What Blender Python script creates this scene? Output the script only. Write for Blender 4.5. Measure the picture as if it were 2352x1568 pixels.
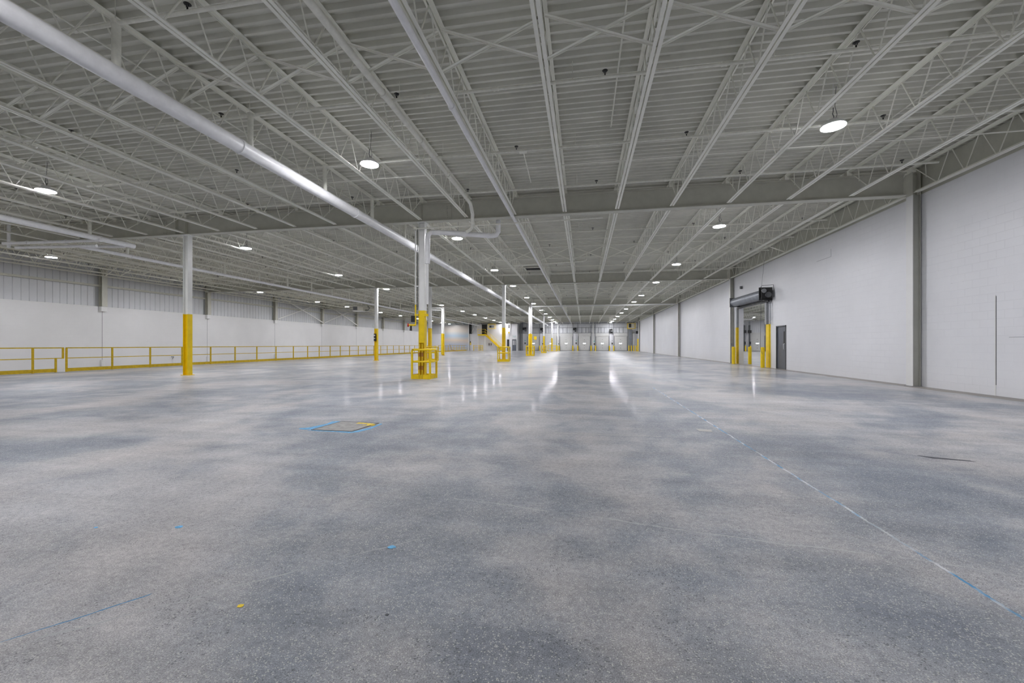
import bpy, math, random
from mathutils import Vector, Matrix
for o in list(bpy.data.objects): bpy.data.objects.remove(o)
S = bpy.context.scene
COL = S.collection
R = random.Random(7)
PI = math.pi

# ---------------------------------------------------------------- camera
FPX, YAW, HOR = 942.6, 0.173, 790.75
cam = bpy.data.objects.new('camera', bpy.data.cameras.new('camera'))
COL.objects.link(cam)
cam.location = (0, 0, 1.2)
cam.rotation_euler = (PI / 2, 0, YAW)
cam.data.sensor_width = 36
cam.data.lens = FPX * 36 / 2352
cam.data.shift_y = (HOR - 784) / 2352
cam.data.clip_end = 400
cam.data.clip_start = 0.05
S.camera = cam
# ---------------------------------------------------------------- view and world
S.view_settings.view_transform = 'Standard'
S.view_settings.look = 'None'
S.view_settings.gamma = 1
S.view_settings.exposure = 0.0
S.view_settings.use_curve_mapping = False
S.cycles.max_bounces = 12
S.cycles.diffuse_bounces = 8
S.cycles.sample_clamp_indirect = 6
S.cycles.caustics_reflective = False
LAMP_POWER = 500.0          # emission strength of every ring lamp
W = bpy.data.worlds.new('world'); S.world = W; W.use_nodes = True
W.node_tree.nodes['Background'].inputs[0].default_value = (0.6, 0.65, 0.7, 1)
W.node_tree.nodes['Background'].inputs[1].default_value = 0.05

# ---------------------------------------------------------------- place constants
D = 14.82                   # bay length along the hall
G1 = 13.63                  # first girder line
XR, XA, XB, XL = 9.3, -5.56, -15.26, -30.2
ZBOT, ZTOP, ZDECK = 5.5, 6.2, 6.27
YFAR, YBACK = 79.0, -12.0

# ---------------------------------------------------------------- mesh helpers
class MB:
    def __init__(s): s.v = []; s.f = []; s.s = []
    def add(s, vs, fs, smooth=False):
        n = len(s.v); s.v += [tuple(p) for p in vs]
        for f in fs: s.f.append([i + n for i in f]); s.s.append(smooth)
        return s
    def box(s, x0, x1, y0, y1, z0, z1):
        v = [(x, y, z) for z in (z0, z1) for y in (y0, y1) for x in (x0, x1)]
        return s.add(v, [(0, 2, 3, 1), (4, 5, 7, 6), (0, 1, 5, 4), (2, 6, 7, 3), (0, 4, 6, 2), (1, 3, 7, 5)])
    def bar(s, p, q, w, h, up=(0, 0, 1)):
        p, q = Vector(p), Vector(q); d = (q - p).normalized(); u = Vector(up)
        if abs(d.dot(u)) > .98: u = Vector((0, 1, 0))
        a = d.cross(u).normalized() * w / 2; b = a.cross(d).normalized() * h / 2
        v = [e + i * a + j * b for e in (p, q) for i, j in ((-1, -1), (1, -1), (1, 1), (-1, 1))]
        return s.add(v, [(3, 2, 1, 0), (4, 5, 6, 7), (0, 1, 5, 4), (1, 2, 6, 5), (2, 3, 7, 6), (3, 0, 4, 7)])
    def tube(s, pts, r, n=10, caps=True):
        pts = [Vector(p) for p in pts]; k = len(pts); rings = []
        prev = None
        for i, p in enumerate(pts):
            d = (pts[min(i + 1, k - 1)] - pts[max(i - 1, 0)]).normalized()
            if prev is None:
                u = Vector((0, 0, 1)) if abs(d.z) < .9 else Vector((1, 0, 0))
                a = d.cross(u).normalized()
            else:
                a = (prev - d * prev.dot(d)).normalized()
            prev = a; b = d.cross(a)
            rings.append([p + (a * math.cos(2 * PI * j / n) + b * math.sin(2 * PI * j / n)) * (r[i] if isinstance(r, (list, tuple)) else r) for j in range(n)])
        v = [q for g in rings for q in g]
        f = [(i * n + j, i * n + (j + 1) % n, (i + 1) * n + (j + 1) % n, (i + 1) * n + j) for i in range(k - 1) for j in range(n)]
        s.add(v, f, True)
        if caps:
            s.add(rings[0], [tuple(range(n))[::-1]]); s.add(rings[-1], [tuple(range(n))])
        return s
    def lathe(s, prof, c=(0, 0, 0), n=20, closed=False):
        m = len(prof)
        v = [(c[0] + r * math.cos(2 * PI * j / n), c[1] + r * math.sin(2 * PI * j / n), c[2] + z) for r, z in prof for j in range(n)]
        rng = range(m) if closed else range(m - 1)
        f = [(i * n + j, i * n + (j + 1) % n, ((i + 1) % m) * n + (j + 1) % n, ((i + 1) % m) * n + j) for i in rng for j in range(n)]
        return s.add(v, f, True)
    def extrude_y(s, prof, y0, y1):      # prof: closed list of (x,z)
        n = len(prof)
        v = [(x, y0, z) for x, z in prof] + [(x, y1, z) for x, z in prof]
        f = [(i, (i + 1) % n, n + (i + 1) % n, n + i) for i in range(n)]
        return s.add(v, f + [tuple(range(n))[::-1], tuple(range(n, 2 * n))])
    def build(s, name, m, parent=None, loc=None):
        me = bpy.data.meshes.new(name)
        off = wl(parent) if parent else Vector((0, 0, 0))
        if loc is not None and parent is None: off = Vector(loc)
        me.from_pydata([(a - off.x, b - off.y, c - off.z) for a, b, c in s.v], [], s.f)
        me.polygons.foreach_set('use_smooth', s.s)
        me.materials.append(m); me.update()
        o = bpy.data.objects.new(name, me); COL.objects.link(o)
        if parent: o.parent = parent
        elif loc is not None: o.location = loc
        return o

def wl(o):
    p = Vector((0, 0, 0))
    while o: p += o.location; o = o.parent
    return p
def tag(o, label, cat, group=None):
    o['label'] = label; o['category'] = cat
    if group: o['group'] = group
    return o
def thing(name, label, cat, loc=(0, 0, 0), group=None, rz=0):
    o = bpy.data.objects.new(name, None); COL.objects.link(o)
    o.empty_display_size = .2; o.location = loc; o.rotation_euler = (0, 0, rz)
    return tag(o, label, cat, group)
def struct(o): o['kind'] = 'structure'; return o
def kids(o): return [c for c in bpy.data.objects if c.parent is o]
CH = {}
def copy_tree(o, loc, label, group=None, parent=None):
    c = o.copy(); COL.objects.link(c)
    if parent: c.parent = parent
    else:
        c.location = loc; c['label'] = label
        if group: c['group'] = group
    if o.name not in CH: CH[o.name] = kids(o)
    for k in CH[o.name]: copy_tree(k, None, None, parent=c)
    return c
ORD = ['', 'first', 'second', 'third', 'fourth', 'fifth', 'sixth', 'seventh', 'eighth', 'ninth', 'tenth', 'eleventh', 'twelfth', 'thirteenth',
       'fourteenth', 'fifteenth', 'sixteenth', 'seventeenth', 'eighteenth', 'nineteenth', 'twentieth', 'twenty-first', 'twenty-second', 'twenty-third',
       'twenty-fourth', 'twenty-fifth', 'twenty-sixth', 'twenty-seventh', 'twenty-eighth', 'twenty-ninth', 'thirtieth', 'thirty-first', 'thirty-second', 'thirty-third', 'thirty-fourth', 'thirty-fifth', 'thirty-sixth']
BAY = ['in the nearest bay', 'between first and second girders', 'between second and third girders',
       'between third and fourth girders', 'between fourth and fifth girders', 'between last girder and docks']

# ---------------------------------------------------------------- materials
def newmat(name):
    m = bpy.data.materials.new(name); m.use_nodes = True
    return m, m.node_tree, m.node_tree.nodes['Principled BSDF']
class NG:
    def __init__(s, nt): s.nt = nt
    def n(s, t, **k):
        x = s.nt.nodes.new(t)
        for a, b in k.items():
            if a.startswith('i_'): x.inputs[int(a[2:])].default_value = b
            else: setattr(x, a, b)
        return x
    def l(s, a, b): s.nt.links.new(a, b)
    def math(s, op, a, b=0.0, c=0.0, clamp=False):
        x = s.nt.nodes.new('ShaderNodeMath'); x.operation = op; x.use_clamp = clamp
        for i, q in enumerate((a, b, c)):
            if isinstance(q, (int, float)): x.inputs[i].default_value = q
            else: s.nt.links.new(q, x.inputs[i])
        return x.outputs[0]
    def mix(s, f, a, b, mode='MIX'):
        x = s.nt.nodes.new('ShaderNodeMix'); x.data_type = 'RGBA'; x.blend_type = mode
        for i, q in ((0, f), (6, a), (7, b)):
            if isinstance(q, (int, float)): x.inputs[i].default_value = q
            elif isinstance(q, tuple): x.inputs[i].default_value = q if len(q) == 4 else q + (1,)
            else: s.nt.links.new(q, x.inputs[i])
        return x.outputs[2]
    def noise(s, vec, scale, detail=3, rough=.5, dist=0):
        x = s.nt.nodes.new('ShaderNodeTexNoise'); x.inputs['Scale'].default_value = scale; x.inputs['Detail'].default_value = detail
        x.inputs['Roughness'].default_value = rough; x.inputs['Distortion'].default_value = dist
        if vec: s.nt.links.new(vec, x.inputs['Vector'])
        return x.outputs['Fac']
    def ramp(s, f, stops):
        x = s.nt.nodes.new('ShaderNodeValToRGB'); e = x.color_ramp.elements
        e[0].position = stops[0][0]; e[1].position = stops[-1][0]
        while len(e) < len(stops): e.new(.5)
        for i, (p, c) in enumerate(stops):
            e[i].position = p; e[i].color = (c if isinstance(c, tuple) else (c, c, c)) + (1,)
        s.nt.links.new(f, x.inputs[0]); return x.outputs[0]
def geo(g):
    x = g.n('ShaderNodeNewGeometry'); return x.outputs['Position']
def paint(name, c, rough=.5, var=.08, scale=3., metal=0.):
    m, nt, b = newmat(name); g = NG(nt)
    f = g.noise(geo(g), scale, 4, .6)
    lo = tuple(x * (1 - var) for x in c); hi = tuple(min(1, x * (1 + var)) for x in c)
    g.l(g.ramp(f, [(.35, lo), (.65, hi)]), b.inputs['Base Color'])
    b.inputs['Roughness'].default_value = rough; b.inputs['Metallic'].default_value = metal
    return m
M = {}
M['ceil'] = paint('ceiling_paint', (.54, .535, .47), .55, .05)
M['deck'] = paint('deck_paint', (.64, .635, .57), .6, .07, 1.2)
M['joist'] = paint('joist_paint', (.86, .855, .78), .5, .04)
M['column'] = paint('column_white_paint', (.78, .78, .76), .45, .04)
M['colgrey'] = paint('column_grey_paint', (.36, .36, .32), .45, .05)
M['pipe'] = paint('white_pipe_paint', (.84, .84, .85), .4, .05, 6)
M['branch'] = paint('branch_pipe_paint', (.78, .775, .70), .45, .07, 9)
M['yellow'] = paint('safety_yellow_paint', (.85, .60, .0015), .5, .06, 5)
M['dull_yellow'] = paint('faded_yellow_paint', (.62, .42, .003), .55, .12, 8)
M['brown'] = paint('rusty_brown', (.32, .14, .02), .6, .2, 20)
M['black'] = paint('black_plastic', (.012, .012, .012), .5, .2, 20)
M['darkgrey'] = paint('dark_grey_metal', (.09, .095, .10), .45, .12, 8)
M['grey'] = paint('grey_steel', (.25, .26, .27), .4, .1, 6)
M['doorblue'] = paint('slate_door_paint', (.10, .11, .135), .3, .06, 4)
M['hood'] = paint('galvanised_grey', (.24, .26, .29), .35, .12, 4, .4)
M['red'] = paint('red_paint', (.5, .03, .02), .4)
M['teal'] = paint('teal_plastic', (.02, .35, .28), .4)
M['white'] = paint('white_enamel', (.75, .75, .74), .35, .02)
M['offwhite'] = paint('cream_heater_enamel', (.52, .50, .42), .4, .05)
M['bluepaint'] = paint('blue_floor_paint', (.10, .36, .62), .6, .25, 25)
M['yellowpaint'] = paint('yellow_floor_paint', (.75, .55, .02), .6, .2, 30)
M['darkspot'] = paint('dark_stain', (.04, .045, .055), .5)
M['concrete_plate'] = paint('worn_grey_plate', (.27, .26, .245), .55, .25, 9)
M['void'] = paint('dark_recess', (.02, .02, .02), .8)
def emis(name, c, s):
    m, nt, b = newmat(name)
    b.inputs['Base Color'].default_value = (.8, .8, .8, 1)
    b.inputs['Emission Color'].default_value = c + (1,); b.inputs['Emission Strength'].default_value = s
    return m
M['lens'] = emis('led_lens', (.955, .95, 1.0), LAMP_POWER)
M['daylight'] = emis('dock_window_daylight', (.9, .95, 1.0), 2.2)
M['greenled'] = emis('green_signal_light', (.05, .9, .5), 1.0)

def block_mat(name, c, line=.90, bump=.35, axes='YZ'):
    m, nt, b = newmat(name); g = NG(nt)
    pos = geo(g)
    sp = g.n('ShaderNodeSeparateXYZ'); g.l(pos, sp.inputs[0])
    cb = g.n('ShaderNodeCombineXYZ'); g.l(sp.outputs['Y' if axes == 'YZ' else 'X'], cb.inputs[0]); g.l(sp.outputs['Z'], cb.inputs[1])
    br = g.n('ShaderNodeTexBrick'); g.l(cb.outputs[0], br.inputs['Vector'])
    for k, v in (('Scale', 1.0), ('Mortar Size', .006), ('Mortar Smooth', .3), ('Brick Width', .4), ('Row Height', .2)): br.inputs[k].default_value = v
    br.inputs['Color1'].default_value = (0, 0, 0, 1); br.inputs['Color2'].default_value = (.25, .25, .25, 1); br.inputs['Mortar'].default_value = (1, 1, 1, 1)
    f1 = g.noise(pos, .5, 5, .6); f2 = g.noise(pos, 7, 4, .6)
    patch = g.ramp(g.noise(pos, .8, 2), [(.42, .0), (.62, 1.)])
    base = g.ramp(f1, [(.3, tuple(x * .95 for x in c)), (.7, tuple(min(1, x * 1.03) for x in c))])
    mort = g.math('MULTIPLY', br.outputs['Fac'], g.math('MULTIPLY_ADD', patch, .75, .25))
    colr = g.mix(mort, base, tuple(x * line for x in c))
    chip = g.math('MULTIPLY', g.ramp(g.noise(pos, 22, 2), [(.70, 0.), (.76, 1.)]), br.outputs['Fac'])
    colr = g.mix(chip, colr, tuple(x * .55 for x in c))
    g.l(colr, b.inputs['Base Color']); b.inputs['Roughness'].default_value = .42
    h = g.math('ADD', g.math('MULTIPLY', mort, -1.), g.math('MULTIPLY', f2, .25))
    bp = g.n('ShaderNodeBump'); bp.inputs['Strength'].default_value = bump; bp.inputs['Distance'].default_value = .006
    g.l(h, bp.inputs['Height']); g.l(bp.outputs[0], b.inputs['Normal'])
    return m
M['block'] = block_mat('painted_block', (.76, .765, .79))
M['block_x'] = block_mat('painted_block_far', (.70, .70, .72), axes='XZ')
M['block_l'] = block_mat('painted_block_left', (.74, .74, .74), .96, .2)
def siding_mat():
    m, nt, b = newmat('metal_liner_panel'); g = NG(nt)
    pos = geo(g); f = g.noise(pos, .7, 4)
    g.l(g.ramp(f, [(.3, (.56, .57, .585)), (.7, (.63, .64, .66))]), b.inputs['Base Color']); b.inputs['Roughness'].default_value = .4
    return m
M['siding'] = siding_mat()
def mural_mat():
    m, nt, b = newmat('banded_curtain_fabric'); g = NG(nt)
    pos = geo(g); sp = g.n('ShaderNodeSeparateXYZ'); g.l(pos, sp.inputs[0])
    k = g.math('ADD', g.math('DIVIDE', sp.outputs['Z'], 5.8), g.math('MULTIPLY', g.noise(pos, .35, 2), .10))
    col = g.ramp(k, [(.05, (.45, .42, .34)), (.22, (.34, .40, .50)), (.40, (.52, .43, .33)), (.55, (.30, .38, .46)), (.72, (.46, .42, .36)), (.88, (.42, .40, .37)), (1., (.22, .31, .38))])
    g.l(col, b.inputs['Base Color']); b.inputs['Roughness'].default_value = .35
    return m
M['mural'] = mural_mat()

def floor_mat():
    m, nt, b = newmat('polished_concrete'); g = NG(nt)
    pos = geo(g)
    sp = g.n('ShaderNodeSeparateXYZ'); g.l(pos, sp.inputs[0]); X, Y = sp.outputs[0], sp.outputs[1]
    mp = g.n('ShaderNodeMapping'); g.l(pos, mp.inputs[0]); mp.inputs['Scale'].default_value = (1.0, .75, 1)
    big = g.noise(mp.outputs[0], .42, 7, .60, .5)
    med = g.noise(pos, 1.7, 5, .6, .3)
    f = g.math('ADD', g.math('MULTIPLY', big, .72), g.math('MULTIPLY', med, .28))
    col = g.ramp(f, [(.38, FC[0]), (.465, FC[1]), (.53, FC[2]), (.63, FC[3])])
    hue = g.noise(pos, .9, 3, .5)
    col = g.mix(g.ramp(hue, [(.42, 0.), (.62, .55)]), col, (1.04, .98, .93), 'MULTIPLY')
    # swept streaks left by the polishing machine, across the hall
    ms = g.n('ShaderNodeMapping'); g.l(pos, ms.inputs[0]); ms.inputs['Scale'].default_value = (.25, 2.2, 1)
    st = g.ramp(g.noise(ms.outputs[0], 1.6, 4, .6), [(.4, .93), (.6, 1.07)])
    col = g.mix(1., col, st, 'MULTIPLY')
    # exposed aggregate
    sn = g.ramp(g.noise(pos, 190, 3, .75), [(.33, .52), (.67, 1.48)])
    col = g.mix(1., col, g.ramp(g.noise(pos, 28, 4, .7), [(.35, .84), (.65, 1.16)]), 'MULTIPLY')
    col = g.mix(1., col, sn, 'MULTIPLY')
    vo = g.n('ShaderNodeTexVoronoi'); vo.inputs['Scale'].default_value = 150; g.l(pos, vo.inputs['Vector'])
    vs = g.n('ShaderNodeSeparateColor'); g.l(vo.outputs['Color'], vs.inputs[0])
    dens = g.ramp(g.noise(pos, 3.5, 3), [(.35, .05), (.65, .20)])
    fleck = g.math('GREATER_THAN', g.math('ADD', vs.outputs[0], dens), .98)
    fleck = g.math('MULTIPLY', fleck, g.math('LESS_THAN', vo.outputs['Distance'], .48))
    col = g.mix(g.math('MULTIPLY', fleck, .8), col, (.62, .61, .57))
    dk = g.math('GREATER_THAN', g.math('SUBTRACT', vs.outputs[1], dens), .87)
    col = g.mix(g.math('MULTIPLY', dk, .55), col, (.06, .065, .07))
    # saw joint with blue chalk and white filler
    wob = g.math('MULTIPLY', g.math('SUBTRACT', g.noise(pos, 6, 3), .5), .03)
    dx = g.math('ABSOLUTE', g.math('ADD', g.math('SUBTRACT', X, 1.9), wob))
    rag = g.math('MULTIPLY_ADD', g.noise(pos, 45, 2), .016, .001)
    jm = g.math('MULTIPLY', g.math('LESS_THAN', dx, rag), g.ramp(g.noise(pos, 2.3, 4), [(.38, .45), (.52, 1.)]))
    jm = g.math('MULTIPLY', jm, g.math('LESS_THAN', Y, 12.))
    jc = g.mix(g.ramp(g.noise(pos, 3.2, 2), [(.46, 0.), (.54, 1.)]), (.08, .30, .55), (.62, .64, .66))
    col = g.mix(jm, col, jc)
    def crack(y0, s, x0, x1, w, amp, c, fr):
        wb = g.math('MULTIPLY', g.math('SUBTRACT', g.noise(pos, fr, 4, .6), .5), amp)
        dy = g.math('ABSOLUTE', g.math('ADD', g.math('SUBTRACT', Y, g.math('MULTIPLY_ADD', X, s, y0)), wb))
        k = g.math('LESS_THAN', dy, g.math('MULTIPLY', g.noise(pos, 40, 2), w * 1.3))
        k = g.math('MULTIPLY', k, g.math('MULTIPLY', g.math('GREATER_THAN', X, x0), g.math('LESS_THAN', X, x1)))
        k = g.math('MULTIPLY', k, g.ramp(g.noise(pos, 4, 3), [(.38, .25), (.56, 1.)]))
        return k, c
    for a in ((2.91, -.155, -1.0, 3.2, .010, .16, (.45, .46, .46), 1.5), (4.55, .50, -1.6, .1, .010, .25, (.40, .41, .42), 1.2),
              (4.45, 1.37, -3.2, -2.05, .012, .05, (.08, .25, .45), 3), (3.3, .9, -2.2, -1.0, .012, .2, (.42, .43, .43), 2.),
              (5.6, .02, -.5, 1.0, .02, .1, (.45, .45, .42), 2.)):
        k, c = crack(*a); col = g.mix(k, col, c)
    # cross saw joints
    for yj in (13.63, 28.45):
        k = g.math('LESS_THAN', g.math('ABSOLUTE', g.math('SUBTRACT', Y, yj)), .006)
        col = g.mix(g.math('MULTIPLY', k, .5), col, (.08, .08, .08))
    # unpolished strip beside the block wall
    e = g.math('SUBTRACT', X, g.math('MULTIPLY', g.noise(pos, 1.1, 3), .35))
    k = g.math('MULTIPLY', g.math('MULTIPLY', g.math('GREATER_THAN', e, 8.85), g.math('LESS_THAN', X, 9.6)), .8)
    col = g.mix(k, col, (.27, .245, .215))
    near_tone = g.ramp(g.math('ADD', g.math('MULTIPLY', Y, .12), g.math('MULTIPLY', med, .35)), [(.25, .74), (.95, 1.03)])  # floor colour multiplied darker towards the near end of the hall
    col = g.mix(1., col, near_tone, 'MULTIPLY')
    g.l(col, b.inputs['Base Color'])
    rr = g.math('ADD', g.math('MULTIPLY', big, .12), g.math('MULTIPLY_ADD', med, .08, FROUGH))
    near = g.n('ShaderNodeMapRange'); near.interpolation_type = 'SMOOTHSTEP'
    g.l(Y, near.inputs[0]); near.inputs[1].default_value = 2.; near.inputs[2].default_value = 28.; near.inputs[3].default_value = .15; near.inputs[4].default_value = .01
    rr = g.math('ADD', g.math('ADD', rr, near.outputs[0]), g.math('MULTIPLY', k, .2), clamp=True)
    g.l(rr, b.inputs['Roughness'])
    b.inputs['Specular IOR Level'].default_value = .28
    cw = g.n('ShaderNodeMapRange'); cw.interpolation_type = 'SMOOTHSTEP'
    g.l(g.math('ADD', Y, g.math('MULTIPLY', med, 4.)), cw.inputs[0]); cw.inputs[1].default_value = 7.; cw.inputs[2].default_value = 24.; cw.inputs[3].default_value = .0; cw.inputs[4].default_value = .29
    g.l(cw.outputs[0], b.inputs['Coat Weight']); b.inputs['Coat Roughness'].default_value = .10
    bp = g.n('ShaderNodeBump'); bp.inputs['Strength'].default_value = .18; bp.inputs['Distance'].default_value = .003
    g.l(g.math('ADD', g.noise(pos, 160, 3), g.math('MULTIPLY', g.noise(ms.outputs[0], 6, 3), 1.2)), bp.inputs['Height']); g.l(bp.outputs[0], b.inputs['Normal'])
    b2 = g.n('ShaderNodeBump'); b2.inputs['Strength'].default_value = .12; b2.inputs['Distance'].default_value = .003
    g.l(g.noise(ms.outputs[0], 3.5, 3), b2.inputs['Height']); g.l(b2.outputs[0], b.inputs['Coat Normal'])
    return m
FC = [(.18, .203, .245), (.26, .28, .312), (.37, .374, .388), (.47, .463, .465)]
FROUGH = .30
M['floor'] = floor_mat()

# ================================================================ STRUCTURE
fl = MB(); fl.box(-22.4, 36, YBACK, 79.4, -.25, 0)
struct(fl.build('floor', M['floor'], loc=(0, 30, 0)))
pf = MB(); pf.box(-30.6, -22.4, YBACK, 79.4, -1.5, -1.2)
struct(pf.build('floor', M['concrete_plate'], loc=(-26, 30, -1.2)))

# ribbed steel roof deck: 203 mm pitch, flutes run across the hall
pitch = .203; prof = []
y = YBACK
while y < 79.3:
    prof += [(y, ZDECK), (y + .048, ZDECK), (y + .075, ZDECK + .075), (y + .176, ZDECK + .075)]
    y += pitch
cm = MB(); n = len(prof)
cm.add([(-30.6, a, b) for a, b in prof] + [(36, a, b) for a, b in prof], [(i, n + i, n + i + 1, i + 1) for i in range(n - 1)])
cm.box(-30.6, 36, YBACK, 79.4, ZDECK + .30, ZDECK + .4)
struct(cm.build('ceiling', M['deck'], loc=(0, 30, ZDECK)))

# right block wall with two openings (roller door 23.58-27.5, personnel door 21.5-22.5)
wr = MB(); a, b_ = 9.5, 9.75
for y0, y1, z0, z1 in ((YBACK, 21.5, 0, 5.52), (21.5, 22.5, 2.12, 5.52), (22.5, 23.58, 0, 5.52), (23.58, 27.5, 3.45, 5.52), (27.5, 76, 0, 5.52)):
    wr.box(a, b_, y0, y1, z0, z1)
wr.box(9.5, 12, 75.8, 76, 0, 5.52)
wrt = struct(wr.build('wall_right', M['block'], loc=(9.5, 30, 0)))
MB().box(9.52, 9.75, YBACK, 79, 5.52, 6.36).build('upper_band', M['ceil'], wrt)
# raised joint, patched block outline and hatch outline on the wall face
MB().box(9.494, 9.5, 11.395, 11.405, .25, 2.33).build('control_joint', M['darkgrey'], wrt)
MB().box(9.492, 9.5, 11.405, 11.43, .0, 2.36).build('joint_filler', M['white'], wrt)
MB().box(9.494, 9.5, 10.55, 11.1, 1.36, 1.368).box(9.494, 9.5, 10.55, 10.558, 1.36, 1.85).build('patched_outline', M['grey'], wrt)
MB().box(9.494, 9.5, 17.9, 18.9, 4.62, 4.628).box(9.494, 9.5, 17.9, 17.908, 4.62, 4.95).build('patched_outline', M['grey'], wrt)

# left wall: block base, ribbed metal liner above
wlf = MB(); wlf.box(-30.6, XL, YBACK, 79, -1.2, 3.55); wlo = struct(wlf.build('wall_left', M['block_l'], loc=(XL, 30, 0)))
sm = MB(); y = YBACK; pr = []
while y < 79:
    pr += [(y, -30.36), (y + .25, -30.36), (y + .27, -30.33), (y + .30, -30.33), (y + .32, -30.36)]; y += .34
n = len(pr)
sm.add([(x, a, 3.5) for a, x in pr] + [(x, a, 6.36) for a, x in pr], [(i, i + 1, n + i + 1, n + i) for i in range(n - 1)])
sm.box(-30.6, -30.37, YBACK, 79, 3.5, 6.36)
sm.build('liner_panel', M['siding'], wlo)
MB().box(-30.6, -30.18, YBACK, 79, 3.55, 3.60).build('ledge', M['white'], wlo)
gm = MB()
gm.box(-30.36, -30.2, YBACK, 79, 4.86, 4.98)
struct(gm.build('trim_1', M['ceil'], loc=(XL, 30, 4.9)))
YW = [21.24 + 7.41 * i for i in range(-3, 8)]
jm = MB()
for y in YW: jm.box(-30.2, -30.196, y - .012, y + .012, -.2, 3.5)
jm.build('panel_joints', M['grey'], wlo)

# pit kerb wall under the rail edge
struct(MB().box(-22.5, -22.4, YBACK, 79, -1.2, 0).build('trim_2', M['concrete_plate'], loc=(-22.4, 30, -1.2)))
# far wall
wf = MB()
DOCKX = [(-10.75, -8.45), (-7.35, -5.1), (-4.49, -2.13), (-1.0, 1.24), (2.29, 4.62), (5.61, 7.93)]
xs = [-30.6] + [v for d in DOCKX for v in d] + [12.0]
for i in range(0, len(xs), 2): wf.box(xs[i], xs[i + 1], YFAR, YFAR + .3, -1.2 if i == 0 else 0, 3.3)
for d in DOCKX: wf.box(d[0], d[1], YFAR, YFAR + .3, 2.78, 3.3)
wfo = struct(wf.build('wall_far', M['block_x'], loc=(0, YFAR, 0)))
sm = MB(); x = -30.6; pr = []
while x < 36:
    pr += [(x, 79.12), (x + .25, 79.12), (x + .27, 79.09), (x + .30, 79.09), (x + .32, 79.12)]; x += .34
n = len(pr)
sm.add([(x, a, 3.3) for x, a in pr] + [(x, a, 6.36) for x, a in pr], [(i, n + i, n + i + 1, i + 1) for i in range(n - 1)])
sm.box(-30.6, 36, 79.13, 79.3, 3.3, 6.36)
sm.build('liner_panel', M['siding'], wfo)
tm = MB()
for z in (3.3, 4.35, 5.2): tm.box(-12.3, 12, 79.0, 79.09, z, z + .08)
for x in (-8.0, -7.2, -6.6, -4.0, -3.2, -1.5, -.4, .4, .9, 2.7, 3.2, 3.8, 5.9, 6.5, 7.2): tm.box(x, x + .06, 79.0, 79.09, 3.35, 4.35)
struct(tm.build('trim_3', M['grey'], loc=(0, YFAR, 3.3)))
struct(MB().box(-30.6, 36, YBACK - .3, YBACK, -1.2, 6.36).build('wall_back', M['block_x'], loc=(0, YBACK, 0)))
# neighbouring hall seen through the roller door
w2 = MB(); w2.box(12, 25.6, YFAR, YFAR + .3, 0, 3.3); w2.box(27.9, 29.1, YFAR, YFAR + .3, 0, 3.3); w2.box(31.45, 36, YFAR, YFAR + .3, 0, 3.3)
w2.box(25.6, 27.9, YFAR, YFAR + .3, 2.78, 3.3); w2.box(29.1, 31.45, YFAR, YFAR + .3, 2.78, 3.3)
w2.box(36, 36.3, YBACK, 79.3, 0, 6.36)
struct(w2.build('wall_side', M['block_x'], loc=(36, 30, 0)))

# dock doors
def dock_door(i, x0, x1):
    w = x1 - x0
    d = MB()
    for k in range(4):
        z0 = .03 + k * .69
        d.box(x0, x1, YFAR + .04, YFAR + .09, z0, z0 + .675)
        d.box(x0, x1, YFAR + .055, YFAR + .09, z0 + .67, z0 + .695)
    o = d.build('door_%d' % i, M['white_door'], loc=((x0 + x1) / 2, YFAR, 0)); struct(o)
    cx = (x0 + x1) / 2
    MB().box(cx - .30, cx + .30, YFAR + .025, YFAR + .045, 1.26, 1.50).build('window_frame', M['grey'], o)
    MB().box(cx - .26, cx + .26, YFAR + .015, YFAR + .03, 1.29, 1.47).build('window_pane', M['daylight'], o)
    for z in (.55, 1.05, 1.62, 2.1): MB().box(cx - .05, cx + .05, YFAR + .015, YFAR + .042, z - .035, z + .035).build('handle', M['black'], o)
    MB().box(x0 - .1, x1 + .1, YFAR - .04, YFAR, 2.78, 3.28).build('header_panel', M['white_door'], o)
    for sx, xx in ((-1, x0), (1, x1)):
        t = MB(); t.box(xx + sx * .10 - .04, xx + sx * .10 + .04, YFAR - .10, YFAR, 0, 5.3 if R.random() < .5 else 4.8)
        t.build('track', M['grey'], o)
        MB().box(xx + sx * .02 - .03, xx + sx * .02 + .03, YFAR - .03, YFAR, 0, 2.75).build('seal', M['darkgrey'], o)
    MB().box(x0, x1, YFAR - .02, YFAR + .04, 0, .05).build('leveller_lip', M['black'], o)
M['white_door'] = paint('pale_grey_door', (.56, .56, .54), .4, .03)
for i, (x0, x1) in enumerate(DOCKX): dock_door(i + 3, x0, x1)
dock_door(9, 25.6, 27.9); dock_door(10, 29.1, 31.45)

# personnel door in the block wall
pd = MB(); pd.box(9.52, 9.57, 21.56, 22.44, .01, 2.07)
o = struct(pd.build('door_1', M['doorblue'], loc=(9.5, 22, 0)))
MB().box(9.47, 9.56, 21.5, 21.56, 0, 2.12).box(9.47, 9.56, 22.44, 22.5, 0, 2.12).box(9.47, 9.56, 21.5, 22.5, 2.07, 2.12).build('door_frame', M['darkgrey'], o)
MB().box(9.512, 9.525, 21.68, 21.80, 1.22, 1.83).build('glass_slit', M['black'], o)
MB().tube([(9.5, 21.66, .95), (9.45, 21.66, .97), (9.45, 21.66, 1.22), (9.5, 21.66, 1.24)], .014, 8).build('pull_handle', M['white'], o)
# opening lining of the roller door
struct(MB().box(9.48, 9.5, 23.5, 23.58, 0, 3.5).box(9.48, 9.5, 27.5, 27.58, 0, 3.5).box(9.47, 9.5, 23.5, 27.58, 3.45, 3.56).build('trim_4', M['white'], loc=(9.5, 25.5, 0)))

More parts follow.
